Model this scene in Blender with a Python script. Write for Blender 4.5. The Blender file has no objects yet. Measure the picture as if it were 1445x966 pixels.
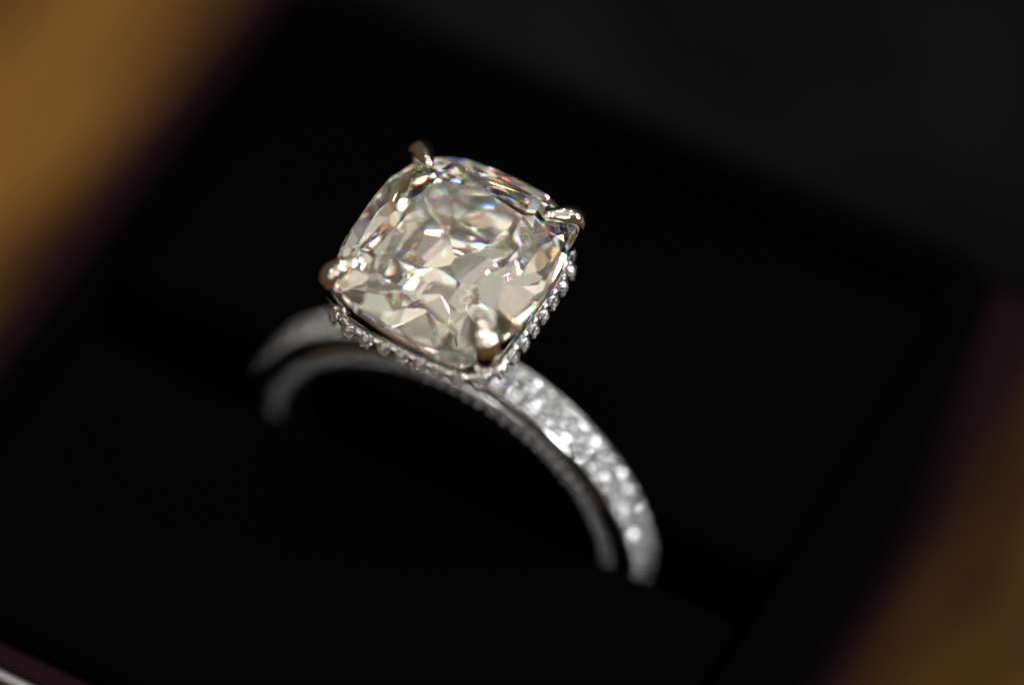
import bpy, bmesh, math, random
from mathutils import Vector, Matrix
random.seed(7)
scn = bpy.context.scene
COL = scn.collection
U = 0.001                     # everything below is written in millimetres
ZT = 36.0                     # girdle plane of the big stone above the table top
def W(x, y, z): return Vector((x, y, z + ZT)) * U
PI = math.pi

# ------------------------------------------------------------------ camera
RIGHT = Vector((0.87418, 0.48556, 0.00636)); UP = Vector((-0.38504, 0.68510, 0.61837)); BACK = Vector((0.29590, -0.54301, 0.78586))
DIST, SPX = 275.0, 32.7146            # mm, photo pixels per mm at the girdle
FWD = (-BACK * DIST + RIGHT * (82.9 / SPX) - UP * (124.8 / SPX)).normalized()
cam_d = bpy.data.cameras.new('camera'); cam = bpy.data.objects.new('camera', cam_d); COL.objects.link(cam)
r_ = (RIGHT - FWD * RIGHT.dot(FWD)).normalized(); u_ = r_.cross(FWD)
cpos = BACK * DIST
M = Matrix((r_, u_, -FWD)).transposed().to_4x4(); M.translation = W(*cpos)
cam.matrix_world = M
cam_d.sensor_width = 36.0; cam_d.lens = 36.0 * SPX * DIST / 1445.0
cam_d.clip_start = 0.01; cam_d.clip_end = 10.0
cam_d.dof.use_dof = True
cam_d.dof.focus_distance = (DIST + 0.7) * U
cam_d.dof.aperture_fstop = 8.8
scn.camera = cam

# ------------------------------------------------------------------ world, lamps, exposure
world = bpy.data.worlds.new('World'); scn.world = world; world.use_nodes = True
bg = world.node_tree.nodes['Background']; bg.inputs[0].default_value = (0.085, 0.075, 0.060, 1); bg.inputs[1].default_value = 1.0

def area_lamp(name, loc, target, sx, sy, radiance, col=(1, 1, 1)):
    d = bpy.data.lights.new(name, 'AREA'); d.shape = 'RECTANGLE'; d.size = sx * U; d.size_y = sy * U
    d.energy = radiance * PI * sx * sy * U * U; d.color = col
    o = bpy.data.objects.new(name, d); COL.objects.link(o)
    o.location = W(*loc)
    o.rotation_euler = (W(*target) - o.location).to_track_quat('-Z', 'Y').to_euler()
    return o
# added overhead fill panels, a front softbox, small lamps overhead and to the right
LV = random.Random(11)
for ix in range(4):
    for iy in range(4):
        x, y = 150 + (ix - 1.5) * 370, 60 + (iy - 1.5) * 350
        area_lamp('overhead_fill', (x, y, 720), (x, y, 0), 320, 300, LV.choice((0.55, 0.75, 0.95, 1.2)) * (0.4 if ix == 0 else 1.0), LV.choice(((1.0, 0.95, 0.84), (1.0, 0.92, 0.78), (1.0, 0.98, 0.93))))  # unseen panels, added to give the stone varied light to reflect
area_lamp('front_fill', (-120, -640, 430), (0, 0, 0), 420, 360, 1.1, (1.0, 0.96, 0.90))  # unseen soft fill added in front to brighten halo and stone
for loc, sz, rad, col in (((-60, -190, 620), 60, 40, (1.0, 0.97, 0.93)), ((170, 20, 640), 50, 40, (0.95, 0.97, 1.0)), ((-220, 120, 640), 40, 36, (1.0, 0.97, 0.93)),
                          ((330, -330, 560), 44, 36, (1.0, 0.97, 0.93)), ((500, 380, 285), 110, 21, (1.0, 0.99, 0.97)),
                          ((590, 250, 210), 120, 22, (1.0, 0.99, 0.97)), ((430, -180, 330), 100, 12, (1.0, 0.99, 0.97))):
    area_lamp('spot_and_fill', loc, (0, 0, 0), sz, sz, rad, col)  # overhead spots follow the claw highlights; others added for sparkle on the band
# small unseen lights added all around to make the glints in the stones
for loc in ((560, -60, 420), (430, 260, 520), (620, 330, 150), (250, 470, 450), (60, 330, 610), (-330, -330, 520), (120, -520, 500), (-60, 520, 480), (540, 520, 380), (-420, 260, 560)):
    area_lamp('glint_fill', loc, (0, 0, 0), 42, 42, 30, (1.0, 0.97, 0.94))

scn.view_settings.view_transform = 'Standard'; scn.view_settings.look = 'None'
scn.view_settings.exposure = 0.0; scn.view_settings.gamma = 1.0; scn.view_settings.use_curve_mapping = False
scn.render.engine = 'CYCLES'
cy = scn.cycles
cy.max_bounces = 32; cy.transmission_bounces = 32; cy.glossy_bounces = 12; cy.diffuse_bounces = 3; cy.transparent_max_bounces = 8
cy.caustics_reflective = False; cy.caustics_refractive = False; cy.blur_glossy = 0.0
cy.sample_clamp_indirect = 14.0
cy.use_denoising = True; cy.use_adaptive_sampling = False

# ------------------------------------------------------------------ materials
def new_mat(name):
    m = bpy.data.materials.new(name); m.use_nodes = True
    nt = m.node_tree; nt.nodes.clear()
    out = nt.nodes.new('ShaderNodeOutputMaterial')
    return m, nt, out
def principled(name, col, rough=0.5, metal=0.0, **kw):
    m, nt, out = new_mat(name)
    b = nt.nodes.new('ShaderNodeBsdfPrincipled')
    b.inputs['Base Color'].default_value = (*col, 1); b.inputs['Roughness'].default_value = rough; b.inputs['Metallic'].default_value = metal
    for k, v in kw.items():
        b.inputs[k.replace('_', ' ')].default_value = v
    nt.links.new(b.outputs[0], out.inputs[0])
    return m, nt, b
def N(nt, t, **kw):
    n = nt.nodes.new(t)
    for k, v in kw.items(): setattr(n, k, v)
    return n
def noise(nt, scale, detail=4, rough=0.5, stretch=None):
    tc = N(nt, 'ShaderNodeTexCoord'); src = tc.outputs['Object']
    if stretch:
        mp = N(nt, 'ShaderNodeMapping'); mp.inputs['Scale'].default_value = stretch
        nt.links.new(src, mp.inputs[0]); src = mp.outputs[0]
    n = N(nt, 'ShaderNodeTexNoise'); n.inputs['Scale'].default_value = scale; n.inputs['Detail'].default_value = detail; n.inputs['Roughness'].default_value = rough
    nt.links.new(src, n.inputs['Vector'])
    return n
def ramp(nt, fac, stops):
    r = N(nt, 'ShaderNodeValToRGB'); e = r.color_ramp.elements
    e[0].position, e[0].color = stops[0][0], (*stops[0][1], 1); e[1].position, e[1].color = stops[1][0], (*stops[1][1], 1)
    for p, c in stops[2:]:
        x = e.new(p); x.color = (*c, 1)
    nt.links.new(fac, r.inputs[0]); return r
def bump(nt, b, height, strength, dist):
    bp = N(nt, 'ShaderNodeBump'); bp.inputs['Strength'].default_value = strength; bp.inputs['Distance'].default_value = dist
    nt.links.new(height, bp.inputs['Height']); nt.links.new(bp.outputs[0], b.inputs['Normal'])

# diamond: entry faces split the colours (dispersion), inner faces reflect with the mean index
def diamond_mat(name, ior, spread, tint=(1, 1, 1), rough=0.0):
    m, nt, out = new_mat(name)
    cols = ((1, 0, 0), (0, 1, 0), (0, 0, 1)); prev = None
    for c, di in zip(cols, (-spread, 0.0, spread)):
        g = N(nt, 'ShaderNodeBsdfGlass'); g.inputs['Color'].default_value = (c[0] * tint[0], c[1] * tint[1], c[2] * tint[2], 1)
        g.inputs['IOR'].default_value = ior + di; g.inputs['Roughness'].default_value = rough
        if prev is None: prev = g.outputs[0]
        else:
            a = N(nt, 'ShaderNodeAddShader'); nt.links.new(prev, a.inputs[0]); nt.links.new(g.outputs[0], a.inputs[1]); prev = a.outputs[0]
    inner = N(nt, 'ShaderNodeBsdfGlass'); inner.inputs['Color'].default_value = (1, 1, 1, 1); inner.inputs['IOR'].default_value = ior; inner.inputs['Roughness'].default_value = rough
    geo = N(nt, 'ShaderNodeNewGeometry'); mx = N(nt, 'ShaderNodeMixShader')
    nt.links.new(geo.outputs['Backfacing'], mx.inputs[0]); nt.links.new(prev, mx.inputs[1]); nt.links.new(inner.outputs[0], mx.inputs[2])
    nt.links.new(mx.outputs[0], out.inputs[0])
    return m
M_DIA = diamond_mat('diamond', 2.417, 0.022, (1.0, 0.96, 0.87))
def plain_glass(name, ior):
    m, nt, out = new_mat(name)
    g = N(nt, 'ShaderNodeBsdfGlass'); g.inputs['IOR'].default_value = ior; g.inputs['Roughness'].default_value = 0.0
    nt.links.new(g.outputs[0], out.inputs[0]); return m
M_PAVE = plain_glass('pave_diamond', 2.417)
M_GOLD, nt, b = principled('white_gold', (0.83, 0.85, 0.88), 0.09, 1.0)
n = noise(nt, 900, 3); rr = ramp(nt, n.outputs[0], [(0.3, (0.05,) * 3), (0.75, (0.16,) * 3)]); nt.links.new(rr.outputs[0], b.inputs['Roughness'])
M_CLAW, nt, b = principled('claw_with_brown_reflection', (0.86, 0.78, 0.70), 0.09, 1.0)  # warm brown reflections on the claws are put into this base colour
M_VELVET, nt, b = principled('black_velvet', (0.0010, 0.0010, 0.0013), 0.95, 0.0, Specular_IOR_Level=0.01, Sheen_Weight=0.0012, Sheen_Roughness=0.5)
n = noise(nt, 2600, 3); bump(nt, b, n.outputs[0], 0.5, 0.0003)
M_SATIN, nt, b = principled('black_satin', (0.0058, 0.0060, 0.0074), 0.7, 0.0, Specular_IOR_Level=0.06)
n = noise(nt, 45, 2, 0.5, (1, 1, 0.7)); bump(nt, b, n.outputs[0], 0.8, 0.012)
M_LIP, nt, b = principled('maroon_lining', (0.0105, 0.0011, 0.004), 0.7, 0.0, Specular_IOR_Level=0.1)
n = noise(nt, 500, 4); bump(nt, b, n.outputs[0], 0.4, 0.0002)
M_LEATHER, nt, b = principled('brown_leather', (0.10, 0.045, 0.02), 0.5, 0.0)
n = noise(nt, 700, 4); bump(nt, b, n.outputs[0], 0.5, 0.0003)
M_TRIM, nt, b = principled('silver_trim', (0.42, 0.42, 0.44), 0.42, 1.0)
M_WOOD, nt, b = principled('honey_wood', (0.3, 0.15, 0.05), 0.6, 0.0, Specular_IOR_Level=0.12)
n1 = noise(nt, 30, 5, 0.7, (2.0, 0.5, 1)); n2 = noise(nt, 190, 4, 0.6, (3.5, 0.12, 1))
mxn = N(nt, 'ShaderNodeMath', operation='MULTIPLY_ADD'); mxn.inputs[1].default_value = 0.35
nt.links.new(n2.outputs[0], mxn.inputs[0]); nt.links.new(n1.outputs[0], mxn.inputs[2])
rr = ramp(nt, mxn.outputs[0], [(0.54, (0.020, 0.008, 0.001)), (0.82, (0.25, 0.115, 0.020)), (0.67, (0.085, 0.036, 0.005))])
nt.links.new(rr.outputs[0], b.inputs['Base Color']); bump(nt, b, mxn.outputs[0], 0.2, 0.0006)

# ------------------------------------------------------------------ mesh helpers
def link(name, me, parent=None, mat=None, loc=None, rot=None):
    o = bpy.data.objects.new(name, me); COL.objects.link(o)
    if parent: o.parent = parent
    if mat and not me.materials: me.materials.append(mat)
    if loc is not None: o.location = Vector(loc) * U
    if rot is not None: o.rotation_mode = 'QUATERNION'; o.rotation_quaternion = rot
    return o
def mesh(name, verts, faces, smooth=False):
    me = bpy.data.meshes.new(name)
    me.from_pydata([tuple(c * U for c in v) for v in verts], [], faces)
    me.update()
    bm = bmesh.new(); bm.from_mesh(me); bmesh.ops.recalc_face_normals(bm, faces=bm.faces[:]); bm.to_mesh(me); bm.free()
    if smooth: me.polygons.foreach_set('use_smooth', [True] * len(me.polygons))
    return me
def bevel_box(name, x0, x1, y0, y1, z0, z1, bev=0.3, seg=3, smooth=True):
    bm = bmesh.new()
    bmesh.ops.create_cube(bm, size=1.0)
    for v in bm.verts:
        v.co = Vector(((x0 + x1) / 2 + v.co.x * (x1 - x0), (y0 + y1) / 2 + v.co.y * (y1 - y0), (z0 + z1) / 2 + v.co.z * (z1 - z0)))
    if bev: bmesh.ops.bevel(bm, geom=bm.edges[:], offset=bev, segments=seg, profile=0.5, affect='EDGES')
    bmesh.ops.scale(bm, vec=(U, U, U), verts=bm.verts)
    me = bpy.data.meshes.new(name); bm.to_mesh(me); bm.free()
    if smooth: me.polygons.foreach_set('use_smooth', [True] * len(me.polygons))
    return me

def prism(outline, z0, z1):
    n = len(outline)
    top = [Vector((x, y, z1)) for x, y in outline]; bot = [Vector((x, y, z0)) for x, y in outline]
    f = [top[:], bot[::-1]]
    for i in range(n):
        j = (i + 1) % n; f.append([bot[i], bot[j], top[j], top[i]])
    return f
def clip(faces, nrm, pt):
    """keep the side of the plane behind its normal, cap the cut"""
    nrm = nrm.normalized(); d = nrm.dot(pt); out = []; cap = []
    for f in faces:
        s = [v.dot(nrm) - d for v in f]; g = []
        for i in range(len(f)):
            j = (i + 1) % len(f)
            if s[i] <= 1e-9: g.append(f[i])
            if (s[i] < -1e-9 and s[j] > 1e-9) or (s[i] > 1e-9 and s[j] < -1e-9):
                q = f[i] + (f[j] - f[i]) * (s[i] / (s[i] - s[j])); g.append(q); cap.append(q)
        if len(g) >= 3: out.append(g)
    if len(cap) >= 3:
        c = sum(cap, Vector()) / len(cap); a = (cap[0] - c).normalized(); bb = nrm.cross(a)
        cap.sort(key=lambda v: math.atan2((v - c).dot(bb), (v - c).dot(a)))
        u = [cap[0]]
        for v in cap[1:]:
            if (v - u[-1]).length > 1e-6: u.append(v)
        if (u[0] - u[-1]).length < 1e-6: u.pop()
        if len(u) >= 3: out.append(u)
    return out
def poly_mesh(name, faces):
    verts = []; idx = {}; fs = []
    for f in faces:
        g = []
        for v in f:
            k = (round(v.x, 5), round(v.y, 5), round(v.z, 5))
            if k not in idx: idx[k] = len(verts); verts.append(v)
            if not g or g[-1] != idx[k]: g.append(idx[k])
        if len(g) > 1 and g[0] == g[-1]: g.pop()
        if len(g) >= 3: fs.append(g)
    return mesh(name, verts, fs)

def superpt(hx, hy, n, t):
    """point and outward normal of a superellipse at polar angle t (of the unit shape)"""
    c, s = math.cos(t), math.sin(t); r = (abs(c) ** n + abs(s) ** n) ** (-1 / n)
    x, y = r * c, r * s
    nx = math.copysign(abs(x) ** (n - 1), x) / hx; ny = math.copysign(abs(y) ** (n - 1), y) / hy
    l = math.hypot(nx, ny)
    return (hx * x, hy * y), (nx / l, ny / l)

# ------------------------------------------------------------------ the ring
ring = bpy.data.objects.new('engagement_ring', None); COL.objects.link(ring)
BASE = ZT - 26.55                                # lowest point of the shank above the table
ring.location = W(0, 0, BASE - ZT); ring.empty_display_size = 0.005
ring['label'] = 'white gold engagement ring with cushion cut stone, hidden halo and pave band'
ring['category'] = 'ring'
ZO = ZT - BASE                                # ring-local height of the girdle plane
def L(x, y, z): return (x, y, z + ZO)

# cushion stone
HX, HY, NN = 4.5, 4.9, 2.9
GT = 0.10
def cushion():
    outline = [superpt(HX, HY, NN, 2 * PI * i / 96)[0] for i in range(96)]
    f = prism(outline, -6, 3)
    def facet(az, ang, inset, zz, up):
        (x, y), (nx, ny) = superpt(HX, HY, NN, math.radians(az))
        a = math.radians(ang); sg = 1 if up else -1
        nonlocal f
        f = clip(f, Vector((nx * math.sin(a), ny * math.sin(a), sg * math.cos(a))), Vector((x * (1 - inset), y * (1 - inset), zz)))
    j = lambda s: random.uniform(-s, s)
    f = clip(f, Vector((0, 0, 1)), Vector((0, 0, 1.38)))
    for k in range(16): facet(11.25 + 22.5 * k, 41 + j(.5), 0, GT, True)
    for k in range(8): facet(45 * k, 34.5 + j(.4), 0, GT, True)
    for k in range(8): facet(22.5 + 45 * k, 22 + j(.4), 0.36, 1.17, True)
    for k in range(16): facet(11.25 + 22.5 * k, 61 + j(.8), 0, -GT, False)
    for k in range(24): facet(15 * k + j(1.2), 54 + j(1.5), 0.03, -0.40, False)
    for k in range(32): facet(5.6 + 11.25 * k + j(1.5), 48.5 + j(2.0), 0.085, -0.78, False)
    for k in range(24): facet(15 * k + j(1.5), 44.5 + j(1.5), 0.155, -1.20, False)
    for k in range(16): facet(11.25 + 22.5 * k + j(1.2), 41.5 + j(1.0), 0.25, -1.68, False)
    for k in range(8): facet(45 * k + j(.5), 37.6 + j(.4), 0.34, -2.06, False)
    f = clip(f, Vector((0, 0, -1)), Vector((0, 0, -4.45)))
    return f
me = poly_mesh('center_stone', cushion())
for v in me.vertices: v.co.z += ZO * U
stone = link('center_stone', me, ring, M_DIA); stone['label'] = 'large faceted cushion cut clear stone'

# swept solid along a path: rings of points from (centre, side vector, normal vector, half width, half height)
def sweep(name, stations, nseg=16, power=2.0, smooth=True):
    vs = []; fs = []
    for c, sx, sy, a, bb in stations:
        for k in range(nseg):
            t = 2 * PI * k / nseg; ct, st = math.cos(t), math.sin(t)
            e = 2 / power
            vs.append(c + sx * (a * math.copysign(abs(ct) ** e, ct)) + sy * (bb * math.copysign(abs(st) ** e, st)))
    m = len(stations)
    for i in range(m - 1):
        for k in range(nseg):
            j = (k + 1) % nseg; fs.append((i * nseg + k, i * nseg + j, (i + 1) * nseg + j, (i + 1) * nseg + k))
    fs.append(tuple(range(nseg))[::-1]); fs.append(tuple((m - 1) * nseg + k for k in range(nseg)))
    return mesh(name, vs, fs, smooth)
def catmull(P, n):
    out = []
    for i in range(len(P) - 1):
        p0 = P[max(i - 1, 0)]; p1 = P[i]; p2 = P[i + 1]; p3 = P[min(i + 2, len(P) - 1)]
        for k in range(n):
            t = k / n
            out.append([0.5 * (2 * b_ + (c_ - a_) * t + (2 * a_ - 5 * b_ + 4 * c_ - d_) * t * t + (3 * b_ - a_ - 3 * c_ + d_) * t ** 3) for a_, b_, c_, d_ in zip(p0, p1, p2, p3)])
    out.append(list(P[-1])); return out
# claw prongs: (radial, z, half width, half thickness)
CLAW = [(0.9, -6.5, .5, .45), (2.2, -5.4, .48, .42), (3.3, -4.0, .48, .40), (4.25, -2.6, .50, .40), (5.05, -1.3, .56, .42), (5.48, -0.45, .60, .43), (5.64, 0.15, .61, .43),
        (5.52, 0.60, .60, .42), (5.14, 0.88, .53, .37), (4.70, 1.03, .42, .30), (4.30, 1.12, .29, .22), (4.05, 1.12, .12, .09)]
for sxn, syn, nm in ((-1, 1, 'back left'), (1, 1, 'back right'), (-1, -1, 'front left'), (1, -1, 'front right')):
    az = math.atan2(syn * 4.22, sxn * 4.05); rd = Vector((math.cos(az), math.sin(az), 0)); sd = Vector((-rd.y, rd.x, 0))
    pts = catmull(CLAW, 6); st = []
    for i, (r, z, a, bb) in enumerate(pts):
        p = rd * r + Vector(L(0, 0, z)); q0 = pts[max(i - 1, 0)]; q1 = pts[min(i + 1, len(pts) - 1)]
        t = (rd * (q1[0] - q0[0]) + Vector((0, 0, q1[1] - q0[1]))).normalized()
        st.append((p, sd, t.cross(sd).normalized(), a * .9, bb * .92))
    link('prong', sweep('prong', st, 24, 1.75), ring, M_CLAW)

# hidden halo under the girdle
HHX, HHY, HN, HZ = 3.95, 4.25, 5.6, -2.15
halo_path = []
K = 400
pts = [superpt(HHX, HHY, HN, 2 * PI * i / K) for i in range(K)]
acc = [0]
for i in range(K):
    a, c = pts[i][0], pts[(i + 1) % K][0]; acc.append(acc[-1] + math.hypot(c[0] - a[0], c[1] - a[1]))
PER = acc[-1]
def halo_at(s):
    s %= PER
    lo = 0
    while acc[lo + 1] < s: lo += 1
    f = (s - acc[lo]) / (acc[lo + 1] - acc[lo]); a = pts[lo]; c = pts[(lo + 1) % K]
    p = [a[0][i] + (c[0][i] - a[0][i]) * f for i in (0, 1)]; nn = [a[1][i] + (c[1][i] - a[1][i]) * f for i in (0, 1)]
    l = math.hypot(*nn); return Vector((p[0], p[1], 0)), Vector((nn[0] / l, nn[1] / l, 0))
def loop_sweep(name, prof, m, smooth=True):
    vs = []; fs = []; k = len(prof)
    for i in range(m):
        p, nn = halo_at(PER * i / m)
        for o, z in prof: vs.append(p + nn * o + Vector(L(0, 0, HZ + z)))
    for i in range(m):
        for j in range(k):
            i2, j2 = (i + 1) % m, (j + 1) % k; fs.append((i * k + j, i2 * k + j, i2 * k + j2, i * k + j2))
    return mesh(name, vs, fs, smooth)
def oval(a, bb, n, o0=0, z0=0): return [(o0 + a * math.cos(2 * PI * k / n), z0 + bb * math.sin(2 * PI * k / n)) for k in range(n)]
halo = link('halo', loop_sweep('halo', oval(.26, .24, 16), 220), ring, M_GOLD)
halo['label'] = 'hidden halo rail of small stones under the large stone'

def brilliant(name, d, nseg=16):
    """small round brilliant, girdle at z = 0, table up +z"""
    r = d / 2
    f = prism([(r * math.cos(2 * PI * k / nseg), r * math.sin(2 * PI * k / nseg)) for k in range(nseg)], -r * 1.2, r * .34)
    for k in range(8):
        a = 2 * PI * k / 8
        f = clip(f, Vector((math.cos(a) * math.sin(.6), math.sin(a) * math.sin(.6), math.cos(.6))), Vector((r * math.cos(a), r * math.sin(a), .03 * r)))
        a2 = a + PI / 8
        f = clip(f, Vector((math.cos(a) * math.sin(.72), math.sin(a) * math.sin(.72), -math.cos(.72))), Vector((r * math.cos(a), r * math.sin(a), -.04 * r)))
        f = clip(f, Vector((math.cos(a2) * math.sin(.76), math.sin(a2) * math.sin(.76), -math.cos(.76))), Vector((r * math.cos(a2), r * math.sin(a2), -.04 * r)))
    return poly_mesh(name, f)
def bead_mesh(name, r):
    bm = bmesh.new(); bmesh.ops.create_icosphere(bm, subdivisions=3, radius=r * U)
    me = bpy.data.meshes.new(name); bm.to_mesh(me); bm.free(); me.polygons.foreach_set('use_smooth', [True] * len(me.polygons)); return me
def torus_mesh(name, R, r, n=20, k=8):
    vs = []; fs = []
    for i in range(n):
        a = 2 * PI * i / n
        for j in range(k):
            c = 2 * PI * j / k; rr_ = R + r * math.cos(c); vs.append((rr_ * math.cos(a), rr_ * math.sin(a), r * math.sin(c)))
    for i in range(n):
        for j in range(k): fs.append((i * k + j, ((i + 1) % n) * k + j, ((i + 1) % n) * k + (j + 1) % k, i * k + (j + 1) % k))
    return mesh(name, vs, fs, True)
H_ST = brilliant('halo_stone', .62); H_ST.materials.append(M_PAVE)
H_RING = torus_mesh('bezel', .32, .05); H_RING.materials.append(M_GOLD)
H_BD = bead_mesh('bead', .11); H_BD.materials.append(M_GOLD)
NH = 34
for i in range(NH):
    s = PER * (i + .5) / NH
    p, nn = halo_at(s)
    ax = (nn + Vector((0, 0, .26 + random.uniform(-.05, .05)))).normalized(); q = ax.to_track_quat('Z', 'Y')
    ctr = p + Vector(L(0, 0, HZ)) + nn * .12
    link('halo_stone', H_ST, halo, None, ctr + ax * .27, q @ Matrix.Rotation(random.uniform(0, 1), 3, 'Z').to_quaternion())
    link('bezel', H_RING, halo, None, ctr + ax * .22, q)
    tg = Vector((-nn.y, nn.x, 0)); up = ax.cross(tg)
    for du, dt in ((.33, .16), (.33, -.16), (-.36, .14), (-.36, -.14)):
        if up.z < 0: du = -du
        link('bead', H_BD, halo, None, ctr + ax * .17 + up * du + tg * (dt + random.uniform(-.02, .02)))

# shank: revolved around the finger axis (y)
RC = -16.55                                     # ring centre below the girdle
def revolve(name, prof, a0=-180, a1=180, n=240, smooth=True):
    vs = []; fs = []; k = len(prof); closed = (a1 - a0) >= 360
    m = n if closed else n + 1
    for i in range(m):
        t = math.radians(a0 + (a1 - a0) * i / n)
        for r, y in prof: vs.append(L(r * math.sin(t), y, RC + r * math.cos(t)))
    for i in range(n):
        i2 = (i + 1) % m
        for j in range(k): fs.append((i * k + j, i2 * k + j, i2 * k + (j + 1) % k, i * k + (j + 1) % k))
    if not closed:
        fs.append(tuple(range(k))); fs.append(tuple((m - 1) * k + j for j in range(k)))
    me = mesh(name, vs, fs, False)
    if smooth:
        me.polygons.foreach_set('use_smooth', [True] * len(me.polygons)); me.set_sharp_from_angle(angle=math.radians(35))
    return me
core = [(8.3, -.80), (9.0, -.88), (9.70, -.90), (9.76, -.60), (9.80, 0), (9.76, .60), (9.70, .90), (9.0, .88), (8.3, .80), (8.2, .4), (8.17, 0), (8.2, -.4)]
shank = link('shank', revolve('shank', core), ring, M_GOLD); shank['label'] = 'tapering pave set band'
for sg in (-1, 1):
    rr0, rr1 = (9.80, .15) if sg < 0 else (9.68, .12)
    link('edge_rail', revolve('edge_rail', [(rr0 + rr1 * math.cos(a), sg * .99 + .10 * math.sin(a)) for a in [2 * PI * k / 10 for k in range(10)]]), shank, M_GOLD)
    link('inner_rail', revolve('inner_rail', [(8.60 + .44 * math.cos(a), sg * .90 + .17 * math.sin(a)) for a in [2 * PI * k / 14 for k in range(14)]]), shank, M_GOLD)
P_ST = brilliant('pave_stone', .86); P_ST.materials.append(M_PAVE)
R_ST = brilliant('rail_stone', .62); R_ST.materials.append(M_PAVE)
STEP = 5.3
bead_v = []
for row, y in ((0, -.45), (1, .45)):
    for i in range(-19, 20):
        t = math.radians(i * STEP + row * STEP / 2 + random.uniform(-.15, .15))
        if abs(math.degrees(t)) > 97 or abs(math.degrees(t)) < 5: continue
        nn = (Vector((math.sin(t), .22 * y / .66, math.cos(t))) + Vector([random.uniform(-.11, .11) for _ in range(3)])).normalized()
        q = nn.to_track_quat('Z', 'Y') @ Matrix.Rotation(random.uniform(0, 1), 3, 'Z').to_quaternion()
        r = 9.90
        link('pave_stone', P_ST, shank, None, L(r * math.sin(t), y + random.uniform(-.03, .03), RC + r * math.cos(t)), q)
        for dt, dy in ((.5, .30), (.5, -.30), (-.5, .02)):
            t2 = t + math.radians(STEP * dt); bead_v.append((r + .02, t2, y + dy))
for i in range(-28, 29):
    t = math.radians(i * 4.4)
    if abs(math.degrees(t)) > 97: continue
    nn = Vector((math.sin(t) * .35, -1, math.cos(t) * .35)).normalized()
    link('rail_stone', R_ST, shank, None, L(8.66 * math.sin(t), -1.055, RC + 8.66 * math.cos(t)), nn.to_track_quat('Z', 'Y'))
bm = bmesh.new()
for r, t, y in bead_v:
    bmesh.ops.create_icosphere(bm, subdivisions=2, radius=.125 * U, matrix=Matrix.Translation(Vector(L(r * math.sin(t), y, RC + r * math.cos(t))) * U))
me = bpy.data.meshes.new('pave_beads'); bm.to_mesh(me); bm.free(); me.polygons.foreach_set('use_smooth', [True] * len(me.polygons))
o = link('pave_beads', me, shank, M_GOLD); o['kind'] = 'stuff'

# ------------------------------------------------------------------ the box
box = bpy.data.objects.new('ring_box', None); COL.objects.link(box); box.location = (0, 0, 0); box.empty_display_size = 0.02
box['label'] = 'open black velvet ring box with slotted pad and maroon front lip'
box['category'] = 'ring box'
def B(name, x0, x1, y0, y1, z0, z1, mat, bev=.3, parent=box, seg=3):
    return link(name, bevel_box(name, x0, x1, y0, y1, z0 + ZT, z1 + ZT, bev, seg), parent, mat)
PZ = -14.8
XL, XR, BY0, BY1 = -18.9, 16.0, -18.2, 19.2
LW = 1.3
TOP = -14.5
BOT = -ZT + 1.05
def tapered_wall(name, xs_top, xs_bot, y0, y1, z0, z1, mat, bev=.3):
    bm = bmesh.new()
    v = [bm.verts.new((x, y, z + ZT)) for z, xs in ((z0, xs_bot), (z1, xs_top)) for x, y in ((xs[0], y0), (xs[1], y0), (xs[1], y1), (xs[0], y1))]
    for f in ((3, 2, 1, 0), (4, 5, 6, 7), (0, 1, 5, 4), (1, 2, 6, 5), (2, 3, 7, 6), (3, 0, 4, 7)): bm.faces.new([v[k] for k in f])
    bmesh.ops.bevel(bm, geom=bm.edges[:], offset=bev, segments=3, profile=0.5, affect='EDGES')
    bmesh.ops.scale(bm, vec=(U, U, U), verts=bm.verts)
    me = bpy.data.meshes.new(name); bm.to_mesh(me); bm.free(); me.polygons.foreach_set('use_smooth', [True] * len(me.polygons))
    return link(name, me, box, mat)
B('velvet_pad', XL + .35, XR - .35, BY0 + .35, -1.35, -27.2, PZ, M_VELVET, 1.0, seg=5)
B('velvet_pad', XL + .35, XR - .35, 1.35, BY1 - .35, -27.2, PZ, M_VELVET, 1.0, seg=5)
B('base_panel', XL + 2.0, XR - 2.0, BY0 - LW + .3, BY1 + LW - .3, BOT, -27.4, M_VELVET, .2)
tapered_wall('side_wall', (XL - LW, XL), (XL + .3, XL + 1.6), BY0 - LW, BY1 + LW, BOT, TOP, M_VELVET)
tapered_wall('side_wall', (XR, XR + LW), (XR - 2.4, XR - 1.1), BY0 - LW, BY1 + LW, BOT, TOP, M_VELVET)
B('lining_strip', XL + .32, XR - .32, BY0 + .02, BY0 + .3, -26, TOP - .25, M_VELVET, .1, seg=2)
B('lining_strip', XL + .32, XR - .32, BY1 - .3, BY1 - .02, -26, TOP - .25, M_VELVET, .1, seg=2)
s = B('front_wall', XL + 1.7, XR - 2.5, BY0 - LW, BY0, BOT, TOP - .7, M_LEATHER, .35)
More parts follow.
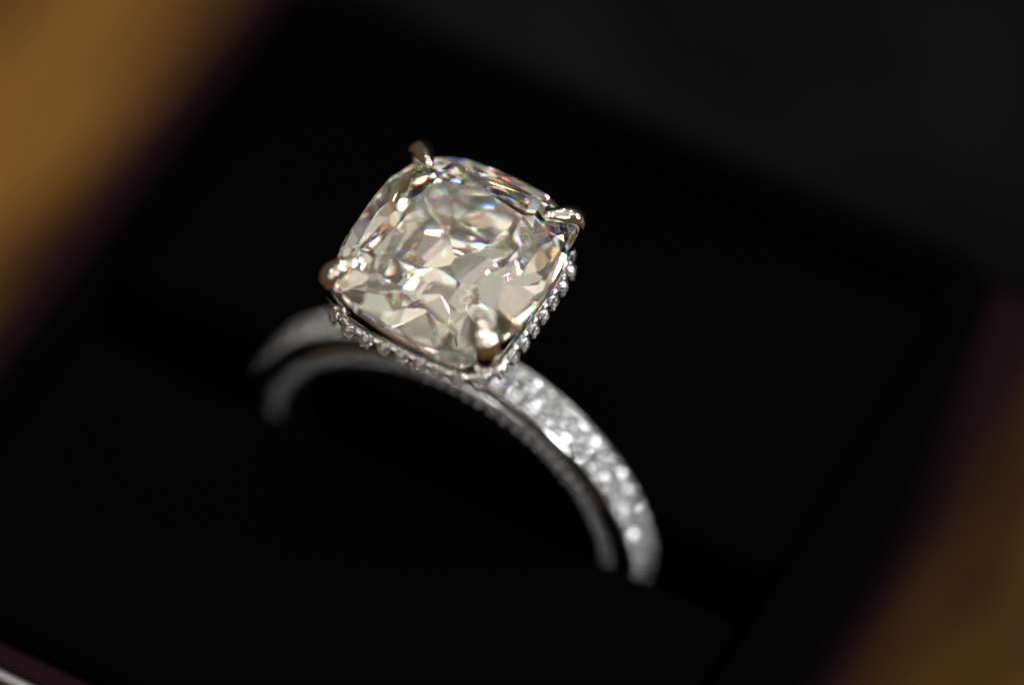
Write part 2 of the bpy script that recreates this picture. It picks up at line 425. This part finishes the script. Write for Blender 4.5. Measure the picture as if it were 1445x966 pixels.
B('lip', XL + .08, XR - .08, BY0 - LW - .2, BY0 - .35, TOP - .69, TOP, M_LIP, .3, s)
B('metal_trim', XL + .08, XR - .08, BY0 - LW - .75, BY0 - LW - .22, TOP - .8, TOP - .1, M_TRIM, .22, s)
s = B('back_wall', XL + 1.7, XR - 2.5, BY1, BY1 + LW, BOT, TOP - .7, M_VELVET, .35)
B('hinge_cover', XL + .1, XR - .1, BY1, BY1 + LW + 1.2, TOP - .69, TOP + .6, M_VELVET, .4, s)
# lid, hinged at the back and leaning open
lid = bpy.data.objects.new('lid', None); COL.objects.link(lid); lid.parent = box
lid.location = W(0, BY1 + LW * .5, TOP + .7); lid.rotation_euler = (math.radians(-36), 0, 0); lid.empty_display_size = .01
def LB(name, x0, x1, y0, y1, z0, z1, mat, bev, seg=3):
    return link(name, bevel_box(name, x0, x1, y0, y1, z0, z1, bev, seg), lid, mat)
LH = 41
LX0, LX1 = -22.5, 22.5
LB('lid_lining', LX0 + 1.4, LX1 - 1.4, 1.0, 4.0, -0.6, LH - 1.4, M_SATIN, 1.2, 5)
LB('lid_shell', LX0, LX1, 4.02, 6.5, 0.2, LH, M_LEATHER, .5)
for sg in (-1, 1):
    xs = (LX0, LX0 + 1.3) if sg < 0 else (LX1 - 1.3, LX1)
    LB('lid_side', xs[0], xs[1], 0.2, 3.98, 0.2, LH, M_SATIN, .4)

# ------------------------------------------------------------------ the table
table = bpy.data.objects.new('tabletop', None); COL.objects.link(table); table['kind'] = 'structure'
table.rotation_euler = (0, 0, math.radians(-7))
PW = 62.0
for i in range(-7, 8):
    x = i * PW + 20
    link('plank', bevel_box('plank', x - PW / 2 + .35, x + PW / 2 - .35, -420, 520, -18, 0, .8, 2), table, M_WOOD)
# maroon felt mat between box and table
mat_o = link('felt_mat', bevel_box('felt_mat', -32.0, 15.9, -34, 60, 0.02, 1.02, .35, 3), None, M_LIP)
mat_o['label'] = 'dark maroon felt mat lying under the ring box'; mat_o['category'] = 'mat'
